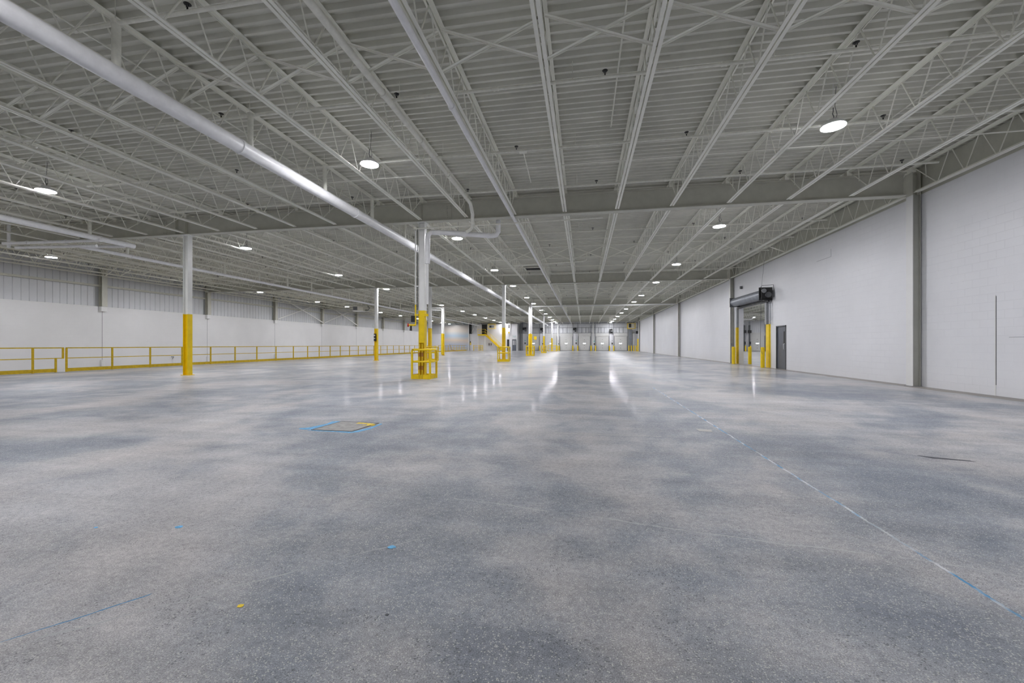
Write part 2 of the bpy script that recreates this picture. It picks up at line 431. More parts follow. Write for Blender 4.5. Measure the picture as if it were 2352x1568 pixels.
# office block at the far left
of = MB(); of.box(-20.4, -12.42, 77.0, 79.0, 0, 5.12)
oo = struct(of.build('wall_office', M['block_x'], loc=(-16, 77, 0)))
def leaf(n_, x0, x1, z0, z1, y, m, lab=None):
    d = struct(MB().box(x0, x1, y - .04, y + .0, z0, z1).build('door_%d' % n_, m, loc=((x0 + x1) / 2, y, z0)))
    MB().box(x0 - .06, x0, y - .06, y, z0, z1 + .06).box(x1, x1 + .06, y - .06, y, z0, z1 + .06).box(x0, x1, y - .06, y, z1, z1 + .06).build('door_frame', M['darkgrey'], d)
    return d
dd = leaf(11, -13.35, -12.68, 0, 2.1, 77.0, M['doorblue'])
MB().box(-13.28, -13.06, 76.95, 76.965, 1.1, 1.95).box(-12.93, -12.80, 76.95, 76.965, 1.1, 1.95).build('glass_panel', M['siding'], dd)
leaf(12, -14.35, -14.05, 0, 2.1, 77.0, M['black'])
leaf(2, -19.3, -18.35, 3.12, 5.0, 77.0, M['void'])

# hanging curtain door at the end of the rail pit
mu = MB(); mu.box(-27.6, -22.55, 78.8, 78.95, -.2, 5.7)
mo = struct(mu.build('door_13', M['mural'], loc=(-25, 78.8, 0)))
MB().box(-27.7, -27.6, 78.7, 79, -.2, 5.85).box(-22.55, -22.42, 78.7, 79, -.2, 5.85).box(-27.7, -22.42, 78.7, 79, 5.7, 5.82).build('door_frame', M['white'], mo)
MB().box(-22.4, -21.95, 78.85, 79.0, 3.3, 5.85).build('side_recess', M['void'], mo)

# ================================================================ STEEL: columns, girders, joists
def h_column(m, cx, cy, z0, z1, dx, dy, t=.016):   # flanges face +-X
    m.box(cx - dx / 2, cx - dx / 2 + t, cy - dy / 2, cy + dy / 2, z0, z1)
    m.box(cx + dx / 2 - t, cx + dx / 2, cy - dy / 2, cy + dy / 2, z0, z1)
    m.box(cx - dx / 2 + t, cx + dx / 2 - t, cy - .006, cy + .006, z0, z1)
    return m
def free_column(x, y, label, cover=False, dx=.22, dy=.20, ytop=2.38):
    t = thing('steel_column', label, 'column', (x, y, 0), 'free standing steel columns')
    h_column(MB(), x, y, ytop, 5.44, dx, dy).build('shaft', M['column'], t)
    h_column(MB(), x, y, .02, ytop, dx, dy).build('yellow_base', M['yellow'], t)
    MB().box(x - .17, x + .17, y - .14, y + .14, 0, .02).build('base_plate', M['yellow'], t)
    MB().box(x - .17, x + .17, y - .13, y + .13, 5.44, 5.47).build('cap_plate', M['column'], t)
    if cover:
        MB().box(x - dx / 2 + .02, x + dx / 2 - .02, y - dy / 2 + .005, y - dy / 2 + .02, ytop, 5.2).build('cover_plate', M['column'], t)
        MB().box(x - dx / 2 + .02, x + dx / 2 - .02, y - dy / 2 + .005, y - dy / 2 + .02, 1.25, ytop).build('cover_plate', M['yellow'], t)
    return t
GY = [G1 + i * D for i in range(5)]
NEAR = ['nearest to the camera', 'second from the camera', 'third from the camera', 'fourth from the camera', 'farthest, by the dock wall']
for i, y in enumerate(GY):
    tc = free_column(XA, y, 'white steel column with yellow base in the main row, ' + NEAR[i], cover=(i in (0, 2, 3)))
    if i == 0: COLA = tc
for i in range(3):
    free_column(XB, GY[i], 'white steel column with yellow base in the left row near the rail, ' + ['nearest to the camera', 'second, with a control box', 'third, with white pipes'][i])
free_column(-11.04, GY[1], 'shaded steel column with yellow base standing behind the nearest caged column')
# pairs of brown vertical conduits inside the cage of the nearest column
cp = MB()
for dx in (-.055, .045): cp.tube([(XA + dx, G1 - .15, .02), (XA + dx, G1 - .15, 1.22)], .032, 10)
cp.build('cable_pipes', M['dull_yellow'], COLA)
cp = MB()
for dx in (-.055, .045):
    for z in (.32, .78): cp.tube([(XA + dx, G1 - .15, z), (XA + dx, G1 - .15, z + .14)], .037, 10)
cp.build('pipe_sleeves', M['brown'], COLA)
# wall columns, right
for i, y in enumerate(GY):
    t = thing('wall_column', 'grey steel wall column against the right block wall, ' + NEAR[i], 'column', (9.28, y, 0), 'steel columns along the right wall')
    MB().box(9.25, 9.266, y - .12, y + .12, 0, 5.47).build('front_flange', M['white'], t)
    MB().box(9.434, 9.45, y - .12, y + .12, 0, 5.47).box(9.266, 9.434, y - .08, y - .068, 0, 5.47).build('web', M['colgrey'], t)
    h_column(MB(), 9.35, y, 5.47, 6.12, .20, .24).build('head', M['ceil'], t)
    MB().box(9.22, 9.48, y - .14, y + .14, 0, .015).build('base_plate', M['grey'], t)
# wall columns, left (above the block wall)
for i, y in enumerate(YW[1:]):
    t = thing('wall_column', 'grey steel post on top of the left block wall, %s from the camera' % ORD[i + 1], 'column', (-30.12, y, 3.6), 'steel posts above the left wall')
    h_column(MB(), -30.12, y, 3.6, 6.15, .28, .30).build('shaft', M['ceil'], t)
    MB().box(-30.2, -30.02, y - .16, y + .16, 3.3, 3.6).build('seat_bracket', M['white'], t)
# diagonal wall braces
for k, i in enumerate((5, 6)):
    y0, y1 = YW[i] , YW[i + 1]
    t = thing('wall_brace', 'white crossed steel wall brace on the left wall, ' + ('nearer the camera' if k == 0 else 'farther one partly behind a column'), 'brace', (-30.0, (y0 + y1) / 2, 3.7), 'crossed braces on the left wall')
    MB().bar((-29.90, y0 + .15, 6.05), (-29.90, y1 - .15, 3.72), .09, .09).build('brace_arm', M['column'], t)
    MB().bar((-29.98, y0 + .15, 3.72), (-29.98, y1 - .15, 6.05), .08, .08).build('brace_arm', M['column'], t)
t = thing('wall_brace', 'crossed steel brace on the far wall left of the stairs', 'brace', (-21.2, 78.9, 3.4))
MB().bar((-22.0, 78.92, 3.5), (-20.5, 78.92, 6.0), .07, .07).build('brace_arm', M['column'], t)
MB().bar((-22.0, 78.86, 6.0), (-20.5, 78.86, 3.5), .07, .07).build('brace_arm', M['column'], t)

# girders
def girder(x0, x1, y, label, group='steel girders across the hall', splice=True):
    t = thing('steel_girder', label, 'girder', ((x0 + x1) / 2, y, ZBOT - .01), group)
    m = MB()
    m.box(x0, x1, y - .13, y + .13, ZBOT - .03, ZBOT - .008)
    m.box(x0, x1, y - .13, y + .13, 6.10, 6.122)
    m.box(x0, x1, y - .006, y + .006, ZBOT - .008, 6.10)
    m.build('beam', M['ceil'], t)
    for x in (XA, XB, -11.04 if abs(y - GY[1]) < .1 else x0 + .6):
        if x0 < x < x1:
            MB().box(x - .006, x + .006, y - .12, y - .006, ZBOT - .008, 6.10).build('stiffener', M['ceil'], t)
    if splice:
        s2 = MB(); s2.box(x1 - .10, x1 + .10, y - .022, y - .006, ZBOT + .03, 6.06)
        for k in range(7): s2.box(x1 - .07, x1 - .035, y - .04, y - .022, ZBOT + .07 + k * .08, ZBOT + .105 + k * .08); s2.box(x1 + .035, x1 + .07, y - .04, y - .022, ZBOT + .07 + k * .08, ZBOT + .105 + k * .08)
        s2.build('splice_plate', M['ceil'], t)
    return t
GL = ['nearest girder line', 'second girder line', 'third girder line', 'fourth girder line', 'last girder line by the docks']
for i, y in enumerate(GY):
    girder(-4.6, 9.1, y, 'deep painted steel girder ending at the right block wall, ' + GL[i], splice=False)
    girder(-16.3, -4.6, y, 'deep painted steel girder over the free standing columns, ' + GL[i])
    girder(-30.1, -16.3, y, 'deep steel girder over the rail pit at the left, ' + GL[i])
for i in (2, 3, 4): girder(9.8, 34, GY[i], 'girder beyond the roller door, ' + ['', '', 'nearest one', 'middle one', 'farthest one'][i], 'girders beyond the roller door', False)

# open web joists
def joist_proto(L):
    t = thing('open_web_joist', 'x', 'joist', (0, 0, 0), 'open-web roof joists')
    zt, zb = ZTOP + .065, ZBOT + .005
    m = MB()
    for s in (-1, 1):
        a, b = sorted((s * .011, s * .070)); m.box(a, b, .02, L - .02, zt - .007, zt)
        a, b = sorted((s * .011, s * .018)); m.box(a, b, .02, L - .02, zt - .062, zt - .007)
    m.build('top_chord', M['joist'], t)
    m = MB()
    for s in (-1, 1):
        a, b = sorted((s * .011, s * .066)); m.box(a, b, .20, L - .20, zb, zb + .007)
        a, b = sorted((s * .011, s * .018)); m.box(a, b, .20, L - .20, zb + .007, zb + .058)
    m.build('bottom_chord', M['joist'], t)
    npan = max(2, round((L - 1.8) / .83)); p = (L - 1.8) / npan
    m = MB()
    m.tube([(0, .14, zt - .04), (0, .9, zb + .03)], .013, 6)
    m.tube([(0, L - .14, zt - .04), (0, L - .9, zb + .03)], .013, 6)
    for k in range(npan):
        y0 = .9 + k * p
        m.tube([(0, y0 + .02, zb + .02), (0, y0 + p / 2 - .03, zt - .03)], .0125, 6, False)
        m.tube([(0, y0 + p / 2 + .03, zt - .03), (0, y0 + p - .02, zb + .02)], .0125, 6, False)
    m.tube([(0, .55, zb + .3), (0, .52, zt - .03)], .010, 6); m.tube([(0, L - .55, zb + .3), (0, L - .52, zt - .03)], .010, 6)
    m.build('web', M['joist'], t)
    for a, b in ((.0, .12), (L - .12, L)): MB().box(-.06, .06, a, b, 6.122, zt - .007).build('bearing_seat', M['joist'], t)
    return t
JX = [XA + 1.651 * k for k in range(9, 0, -1)] + [XA - 1.617 * k for k in range(0, 6)] + [XB - 1.66 * k for k in range(0, 9)] + [-29.72]
JX[0] = 9.28
short = YFAR - GY[-1] - .02
P1 = joist_proto(D); P2 = joist_proto(short); used1 = used2 = False
BY = [G1 - D] + GY
def put_joist(x, b, label, group=None):
    global used1, used2
    src, used = (P1, used1) if b < 5 else (P2, used2)
    if not used:
        src.location = (x, BY[b], 0); src['label'] = label
        if group: src['group'] = group
        if b < 5: used1 = True
        else: used2 = True
    else: copy_tree(src, (x, BY[b], 0), label, group)
for b in range(6):
    for k, x in enumerate(JX):
        put_joist(x, b, 'pale open-web joist, %s line from right wall, %s' % (ORD[k + 1], BAY[b]))
hx = 11.3; k = 0
while hx < 34:
    for b in range(1, 6):
        y0, y1 = BY[b], min(BY[b] + D, 79)
        if .33 * y0 - .5 < hx < .42 * y1 + .5 and hx > .345 * y0 - .8:
            put_joist(hx, b, 'joist beyond the roller door, %s line past the wall, %s' % (ORD[k + 1], BAY[b]), 'joists beyond the roller door')
    hx += 1.65; k += 1

# cross bridging between joists (one X per gap, mid bay)
cb = None
def xbr(w):
    t = thing('cross_bridging', 'x', 'bridging', (0, 0, 0), 'crossed bridging angles between the joists')
    for s, dy in ((1, -.02), (-1, .02)):
        m = MB(); m.bar((s * (-w / 2 + .03), dy, ZTOP - .01), (s * (w / 2 - .03), dy, ZBOT + .04), .05, .006); m.bar((s * (-w / 2 + .03), dy + .022, ZTOP - .01), (s * (w / 2 - .03), dy + .022, ZBOT + .04), .006, .05)
        m.build('brace_angle', M['joist'], t)
    return t
XP = {}
for b in range(3):
    y = BY[b] + D / 2
    for k in range(len(JX) - 1):
        x = (JX[k] + JX[k + 1]) / 2; w = round(JX[k] - JX[k + 1], 2)
        lab = 'crossed bridging angles, %s joist gap from right wall, %s' % (ORD[k + 1], BAY[b])
        if w not in XP:
            XP[w] = xbr(w); XP[w].location = (x, y, 0); XP[w]['label'] = lab
        else: copy_tree(XP[w], (x, y, 0), lab)
# horizontal bridging rods tied to the bottom chords
k = 0
for b in range(5):
    for fr in (.24, .76):
        y = BY[b] + D * fr
        if y < 5: continue
        k += 1
        o = MB().box(-30.1, 9.4, y - .012, y + .012, ZBOT + .063, ZBOT + .083).build('bridging_rod', M['joist'], loc=(-10, y, ZBOT + .063))
        tag(o, 'long thin bridging rod crossing under all the joists, %s from the camera' % ORD[k], 'rod', 'bridging rods')

# ================================================================ LAMPS
HL = 5.50
def lamp_proto():
    t = thing('high_bay_lamp', 'x', 'lamp', (0, 0, HL), 'ring-shaped high bay lamps')
    MB().lathe([(.207, -.018), (.085, -.018), (.085, -.012), (.207, -.0155)], (0, 0, HL), 28, True).build('light_ring', M['lens'], t)
    m = MB(); m.lathe([(.06, -.011), (.207, -.0145), (.205, .008), (.19, .045), (.10, .06), (.085, .12), (.0001, .125)], (0, 0, HL), 28)
    m.lathe([(.0001, -.012), (.06, -.012)], (0, 0, HL), 28)
    m.build('housing', M['white'], t)
    MB().tube([(0, 0, HL + .12), (.012, 0, HL + .18), (-.012, 0, HL + .24), (0, 0, HL + .28), (0, 0, HL + .36)], .008, 6).build('hook', M['darkgrey'], t)
    MB().tube([(0, 0, HL + .36), (0, 0, ZDECK + .07)], .006, 6).build('suspension_cord', M['white'], t)
    MB().tube([(.03, 0, HL + .12), (.07, 0, HL + .22), (.03, 0, HL + .38), (.05, 0, ZDECK)], .005, 6).build('power_cord', M['darkgrey'], t)
    return t
lp = lamp_proto(); first = True
ROWS = [(4.84, 'row nearest the right block wall'), (-5.03, 'row beside the main columns'), (-14.80, 'row beside the left columns'), (-25.75, 'row over the rail pit')]
LY = [9.05, 15.95, 22.95, 29.15, 36.4, 41.5, 49.1, 54.9, 61.2, 67.1, 72.4, 76.6]
LY += [2.15, -5.05]  # unseen extra lamps, added to light the near floor and ceiling
for x, rn in ROWS:
    for i, y in enumerate(LY):
        lab = 'glowing ring lamp, %s, %s from the camera' % (rn, ORD[i + 1]) if i < 12 else 'glowing ring lamp, %s, %s' % (rn, 'added unseen, level with the camera' if i == 12 else 'added unseen behind the camera')
        xx = x
        if first: lp.location = (xx, y, HL); lp['label'] = lab; first = False
        else: copy_tree(lp, (xx, y, HL), lab)
for r, x in enumerate((15.0, 24.9, 33.0)):  # last row is unseen, added to brighten the next hall's dock wall
    for i in range(8):
        y = 66.4 - 7.2 * i + 7.2
        if y < 22: continue
        copy_tree(lp, (x, y, HL), 'ring lamp beyond the roller door, %s row, %s from the docks' % (('nearest', 'middle', 'added unseen farthest')[r], ORD[i + 1]), 'lamps beyond the roller door')

# ================================================================ SPRINKLER PIPES
def head(m, x, y, z):
    m.tube([(x, y, z), (x, y, z + .045)], .012, 6)
    m.tube([(x - .02, y, z + .045), (x - .012, y, z + .085)], .005, 5); m.tube([(x + .02, y, z + .045), (x + .012, y, z + .085)], .005, 5)
    m.lathe([(.0001, .088), (.045, .080), (.050, .086), (.0001, .098)], (x, y, z), 12)
zb = 5.92
def hang(m, x, y): m.tube([(x, y, zb + .03), (x, y, ZDECK)], .006, 5)
for side, x0, x1 in (('right', -14.6, 9.05), ('left', -29.8, -15.9)):
    for k in range(30):
        y = 4.95 + 2.472 * k
        if y > 77: break
        if side == 'left' and y < 9: continue
        t = thing('sprinkler_pipe', 'sprinkler branch pipe under the deck, %s part of the hall, %s from the camera' % (side, ORD[k + 1]), 'pipe', ((x0 + x1) / 2, y, zb), 'sprinkler branch pipes')
        MB().tube([(x0, y, zb), (x1, y, zb)], .030, 10).build('pipe_run', M['branch'], t)
        off = .37 if k % 2 else -1.62
        if y < 58:
            for j in range(-8, 4):
                hxx = off + 3.927 * j
                if x0 + .2 < hxx < x1 - .2 and y < 48:
                    m = MB(); head(m, hxx, y, zb + .028); m.build('sprinkler_head', M['black'], t)
                cx_ = hxx + 1.963
                if x0 + .2 < cx_ < x1 - .2:
                    m = MB()
                    for q in (-.035, .035): m.tube([(cx_ + q - .012, y, zb), (cx_ + q + .012, y, zb)], .040, 10)
                    m.tube([(cx_ - .035, y, zb), (cx_ + .035, y, zb)], .036, 10)
                    m.build('coupling', M['branch'], t)
            if y < 30:
                for j in range(int((x1 - x0) / 3.3)):
                    m = MB(); hang(m, x0 + 1.2 + 3.3 * j, y); m.build('hanger_rod', M['branch'], t)
# main pipes with risers
def main_pipe(x, z, r, y0, y1, label, y_start):
    t = thing('sprinkler_main', label, 'pipe', (x, (y0 + y1) / 2, z))
    MB().tube([(x, y0, z)] + ([(x, 13.63, z)] if y1 > 20 and y0 < 13 else []) + [(x, y1, z)], r, 20).build('pipe_run', M['pipe'], t)
    y = y_start
    while y < y1:
        if y > y0:
            m = MB(); m.tube([(x, y - .03, z), (x, y + .03, z)], r + .016, 20); m.tube([(x, y - .012, z), (x, y + .012, z)], r + .006, 20)
            m.box(x - r - .05, x - r, y - .03, y + .03, z - .03, z + .03)
            m.build('clamp_ring', M['pipe'], t)
        y += 4.2
    for k in range(30):
        y = 4.95 + 2.472 * k
        if y0 < y < y1:
            m = MB(); m.tube([(x, y, z + r * .8), (x, y, zb)], .055, 12); m.tube([(x, y, zb - .02), (x, y, zb + .045)], .062, 12)
            m.build('riser', M['branch'], t)
    return t
main_pipe(-6.78, 5.16, .135, 1.0, 78.3, 'large white sprinkler main pipe running the length of the hall left of the main columns', 2.95)
main_pipe(-18.15, 5.22, .10, 2.0, 13.9, 'white main pipe hanging at upper left and stopping past the first girder', 4.3)
t = main_pipe(-19.72, 5.10, .075, 13.1, 76.4, 'slimmer white main pipe running over the left side beyond the first girder', 15.)
t = thing('cross_pipe', 'white pipe pair crossing below the first girder at the far left', 'pipe', (-20.5, 12.55, 5.1))
MB().tube([(-22.3, 12.35, 5.14), (-18.0, 12.62, 5.14)], .055, 12).build('pipe_run', M['pipe'], t)
MB().tube([(-22.1, 12.60, 5.02), (-18.6, 12.90, 5.02)], .055, 12).build('pipe_run', M['pipe'], t)
MB().tube([(-22.2, 12.45, 4.98), (-22.2, 12.45, 6.2)], .05, 12).build('riser', M['pipe'], t)
for q in (.25, .65): MB().tube([(-22.3 + 4.3 * q, 12.35 + .27 * q, 5.14), (-22.3 + 4.3 * q + .05, 12.35 + .27 * q, 5.14)], .07, 12).build('clamp_ring', M['pipe'], t)
o = MB().tube([(-19.72, 13.2, 5.1), (-18.2, 13.6, 5.15)], .06, 12).build('link_pipe', M['pipe'], loc=(-19, 13.4, 5.1))
tag(o, 'short white pipe linking the two left mains past the first girder', 'pipe')

# pipe along the joist with the elbow down past the girder
t = thing('drain_leader', 'painted pipe running along the joists then bending down past the first girder', 'pipe', (-3.45, 6, 5.6))
MB().tube([(-3.47, .5, 5.60), (-3.47, 11.7, 5.60), (-3.47, 12.35, 5.58), (-3.55, 12.9, 5.42), (-3.62, 13.12, 5.30), (-3.66, 13.3, 5.15), (-3.8, 13.5, 5.10), (-3.95, 13.6, 5.07)], .058, 14).build('pipe_run', M['branch'], t)
for y in (3.2, 6.7, 8.4, 10.2): MB().tube([(-3.47, y - .03, 5.6), (-3.47, y + .03, 5.6)], .072, 14).build('clamp_ring', M['branch'], t)
o = thing('conduit_pipe', 'speckled pipe running the hall length under the joist right of the nearest caged column', 'pipe', (-2.30, 30, 5.42))
MB().tube([(-2.31, .5, 5.42), (-2.31, 13.63, 5.42), (-2.31, 77, 5.42)], .050, 12).build('pipe_run', M['pipe'], o)
for y in (7.0, 13.2, 20, 27, 34): MB().tube([(-2.31, y - .035, 5.42), (-2.31, y + .035, 5.42)], .064, 12).build('clamp_ring', M['pipe'], o)
# roof drain by the nearest column
t = thing('roof_drain_pipe', 'white roof drain pipe leaving the nearest caged column sideways and turning up', 'pipe', (-4.2, 13.75, 5.05))
MB().tube([(-5.35, 13.55, 4.0), (-5.35, 13.55, 4.85), (-5.33, 13.56, 5.02), (-5.22, 13.6, 5.10), (-4.9, 13.65, 5.10), (-3.15, 13.95, 4.98), (-3.0, 13.97, 5.0), (-2.93, 13.98, 5.10), (-2.93, 13.98, 6.2)], .085, 16).build('pipe_run', M['pipe'], t)
for p, q in (((-5.0, 13.63, 5.10), (-4.93, 13.645, 5.10)), ((-4.1, 13.79, 5.045), (-4.03, 13.80, 5.04)), ((-3.3, 13.92, 4.99), (-3.23, 13.935, 4.985))): MB().tube([p, q], .1, 16).build('clamp_ring', M['pipe'], t)
MB().tube([(-5.35, 13.55, 4.55), (-5.35, 13.55, 2.6)], .045, 12).build('downpipe', M['white'], t)
o = MB().tube([(-5.78, 13.35, 5.18), (.6, 13.35, 5.22)], .022, 8).build('conduit', M['branch'], loc=(-2.5, 13.35, 5.2))
tag(o, 'thin horizontal conduit just under the first girder by the nearest caged column', 'conduit')
# thin conduits on the deck running along the hall
for x, y0, y1, lb in ((.62, 2, 9.75, 'thin conduit on the deck right of the picture centre, ending at a sprinkler pipe'), (-4.45, 2, 77, 'thin conduit clipped to the deck left of the nearest caged column'),
                      (-7.95, 2, 44, 'thin conduit on the deck left of the large main pipe'), (-13.3, 6, 77, 'thin conduit on the deck right of the left column row'), (6.75, 2, 40, 'thin conduit on the deck near the right block wall')):
    t = thing('ceiling_conduit', lb, 'conduit', (x, (y0 + y1) / 2, 6.2))
    MB().tube([(x, y0, 6.235)] + ([(x, 13.63, 6.235)] if y1 > 14 else []) + [(x, y1, 6.235)], .014, 8).build('pipe_run', M['branch'], t)
    y = y0 + 1.5
    while y < min(y1, 24): MB().tube([(x, y - .03, 6.235), (x, y + .03, 6.235)], .021, 8).build('coupling', M['branch'], t); y += 3
# roof elements in the second bay
t = thing('elbow_pipe', 'wide white pipe below the deck in the second bay with an upturned end', 'pipe', (-1.5, 23, 5.9))
MB().tube([(-3.96, 23.26, 5.78), (-.05, 22.75, 5.80), (.10, 22.74, 5.83), (.16, 22.74, 5.92), (.16, 22.74, 6.24)], .06, 12).build('pipe_run', M['branch'], t)
t = thing('roof_hatch', 'dark square roof opening in the deck just before the second girder', 'hatch', (-3.2, 26.8, 6.2))
MB().box(-3.75, -2.55, 26.2, 27.3, 6.235, 6.262).build('opening', M['void'], t)
MB().box(-3.83, -3.75, 26.1, 27.4, 6.20, 6.27).box(-2.55, -2.47, 26.1, 27.4, 6.20, 6.27).build('frame', M['joist'], t)
t = thing('junction_box', 'small painted box hanging above the large main pipe at upper left', 'box', (-7.9, 7.0, 5.9))
MB().box(-8.0, -7.84, 6.9, 7.06, 5.62, 6.3).build('body', M['ceil'], t)
MB().box(-8.10, -8.0, 6.92, 7.04, 6.04, 6.1).build('bracket', M['black'], t)
t = thing('antenna_rod', 'thin rod with small plate hanging below the deck between two joists', 'rod', (-1.45, 10.6, 6.1))
MB().bar((-1.46, 9.95, 5.93), (-1.52, 11.9, 5.93), .02, .02).build('rod', M['joist'], t)
MB().box(-1.56, -1.38, 9.9, 10.02, 5.90, 5.96).build('plate', M['joist'], t)

# ================================================================ COLUMN GUARDS
def column_guard(x, y, w, d, label, h=1.06):
    t = thing('column_guard', label, 'guard', (x, y, 0), 'yellow column guards')
    r = .038; x0, x1, y0, y1 = x - w / 2, x + w / 2, y - d / 2, y + d / 2
    for cx, cy in ((x0, y0), (x1, y0), (x0, y1), (x1, y1)):
        MB().tube([(cx, cy, 0), (cx, cy, h - .06)], r, 12).build('post', M['yellow'], t)
    def loop(z, rr): 
        c = .05
        pts = [(x0 + c, y0, z), (x1 - c, y0, z), (x1, y0 + c, z), (x1, y1 - c, z), (x1 - c, y1, z), (x0 + c, y1, z), (x0, y1 - c, z), (x0, y0 + c, z), (x0 + c, y0, z)]
        return MB().tube(pts, rr, 12, False)
    loop(h - .045, r).build('top_rail', M['yellow'], t)
    loop(.60, .034).build('middle_rail', M['yellow'], t)
    m = MB()
    m.box(x0, x1, y0 - .012, y0 + .0, 0, .15); m.box(x0, x1, y1, y1 + .012, 0, .15); m.box(x0 - .012, x0, y0, y1, 0, .15); m.box(x1, x1 + .012, y0, y1, 0, .15)
    m.build('toe_plate', M['yellow'], t)
    return t
column_guard(-5.56, G1 + .16, .66, .62, 'yellow tube guard cage around the nearest main row column')
column_guard(-11.0, GY[1] + .1, .85, .62, 'yellow tube guard cage around the shaded column, half hidden behind the nearest cage')
column_guard(-5.55, GY[1] + .0, .75, .62, 'yellow tube guard cage around the second column of the main row')
column_guard(-5.6, GY[2] + .1, .80, .62, 'yellow tube guard cage around the third column of the main row')
column_guard(-5.55, GY[3] - .2, .62, .62, 'yellow tube guard cage around the fourth column of the main row')
# wide rail gate beside the last column
t = thing('barrier_gate', 'wide yellow rail barrier beside the farthest main row column', 'barrier', (-5.2, 70, 0))
for x in (-6.0, -4.6): MB().tube([(x, 70, 0), (x, 70, 1.05)], .05, 10).build('post', M['yellow'], t)
for z in (1.02, .62, .14): MB().tube([(-6.0, 70, z), (-4.6, 70, z)], .045, 10).build('rail', M['yellow'], t)

# pipes, valve and fittings on the nearest column
t = thing('hose_standpipe', 'thin yellow and white pipe with red hose valve left of the nearest column', 'pipe', (-5.80, 13.5, 1.7))
MB().tube([(-5.76, 13.48, 2.58), (-5.76, 13.48, 5.15)], .022, 8).build('upper_pipe', M['column'], t)
MB().tube([(-5.76, 13.48, 1.85), (-5.76, 13.48, 2.58)], .024, 8).build('lower_pipe', M['yellow'], t)
MB().tube([(-5.76, 13.48, 1.87), (-5.97, 13.40, 1.87)], .035, 10).build('valve_body', M['yellow'], t)
MB().tube([(-5.97, 13.40, 1.87), (-6.02, 13.38, 1.87)], .06, 14).build('red_handwheel', M['red'], t)
MB().tube([(-5.90, 13.42, 1.84), (-5.90, 13.40, 1.68)], [.03, .045], 10).build('black_outlet', M['black'], t)
for z in (2.2, 3.2, 4.4): MB().box(-5.79, -5.66, 13.46, 13.54, z, z + .04).build('clamp_bracket', M['yellow'] if z < 2.4 else M['column'], t)
o = MB().tube([(-5.69, 13.5, 2.4), (-5.69, 13.5, 5.2)], .014, 8).build('conduit', M['darkgrey'], loc=(-5.73, 13.5, 2.4))
tag(o, 'thin dark conduit clipped to the left side of the nearest column', 'conduit')
o = MB().box(-5.92, -5.77, 13.46, 13.56, 1.98, 2.20).build('black_box', M['black'], loc=(-5.9, 13.57, 1.98)); tag(o, 'small black box left of the nearest column above the hose valve', 'box')
t = thing('warning_beacon', 'small yellow beacon bracket right of the nearest column', 'beacon', (-5.33, 13.5, 2.1))
MB().box(-5.45, -5.33, 13.53, 13.60, 2.18, 2.26).build('bracket', M['yellow'], t)
MB().tube([(-5.38, 13.56, 2.04), (-5.38, 13.56, 2.18)], .02, 8).build('white_bulb', M['white'], t)
t = thing('control_box', 'small black and white control box on the second left row column', 'box', (-15.30, GY[1] - .13, 1.5))
MB().box(-15.37, -15.23, GY[1] - .17, GY[1] - .10, 1.45, 2.0).build('body', M['black'], t)
MB().box(-15.36, -15.26, GY[1] - .18, GY[1] - .17, 1.82, 1.92).box(-15.36, -15.26, GY[1] - .18, GY[1] - .17, 1.62, 1.68).build('labels', M['white'], t)
# pipes on third columns
t = thing('column_pipes', 'white vertical pipes beside the third left row column', 'pipe', (-15.0, GY[2] - .2, 0))
MB().tube([(-15.32, GY[2] - .20, 2.4), (-15.32, GY[2] - .20, 5.2), (-15.45, GY[2] - .22, 5.35), (-16.6, GY[2] - .22, 5.35)], .09, 12).build('upper_pipe', M['white'], t)
MB().tube([(-15.32, GY[2] - .20, .1), (-15.32, GY[2] - .20, 2.4)], .11, 12).build('yellow_sleeve', M['yellow'], t)
MB().tube([(-16.6, GY[2] - .22, 5.15), (-15.4, GY[2] - .22, 5.1)], .06, 10).build('side_pipe', M['white'], t)
t = thing('column_pipes', 'two white vertical pipes standing at the third main row column', 'pipe', (-5.5, GY[2] - .22, 0))
for dx in (-.13, .13):
    MB().tube([(-5.56 + dx, GY[2] - .22, 2.3), (-5.56 + dx, GY[2] - .22, 5.3)], .07, 12).build('upper_pipe', M['white'], t)
    MB().tube([(-5.56 + dx, GY[2] - .22, .1), (-5.56 + dx, GY[2] - .22, 2.3)], .075, 12).build('yellow_sleeve', M['yellow'], t)
MB().tube([(-5.5, GY[2] - .22, 5.33), (9.0, GY[2] - .22, 5.36)], .06, 10).build('cross_run', M['white'], t)
MB().tube([(-5.45, GY[2] - .25, 5.33), (-5.1, GY[2] - 2.2, 5.6)], .05, 10).build('slanted_run', M['white'], t)
t = thing('cross_run_pipe', 'white pipe joining the large main to the farthest main row column', 'pipe', (-6, GY[4] - .3, 5.3))
MB().tube([(-8.5, GY[4] - .3, 5.3), (-5.5, GY[4] - .3, 5.3), (-5.5, GY[4] - .3, 2.3)], .1, 10).build('pipe_run', M['white'], t)
MB().tube([(-5.5, GY[4] - .3, 2.3), (-5.5, GY[4] - .3, .05)], .11, 10).build('yellow_sleeve', M['yellow'], t)
for x, z, c, lb in ((-4.98, 2.0, 'yellow', 'small yellow sign arm on the third main row column'), ):
    o = MB().box(x - .2, x + .1, GY[2] - .3, GY[2] - .27, 1.7, 2.05).build('sign_plate', M['yellow'], loc=(x, GY[2] - .28, 1.7)); tag(o, lb, 'sign')

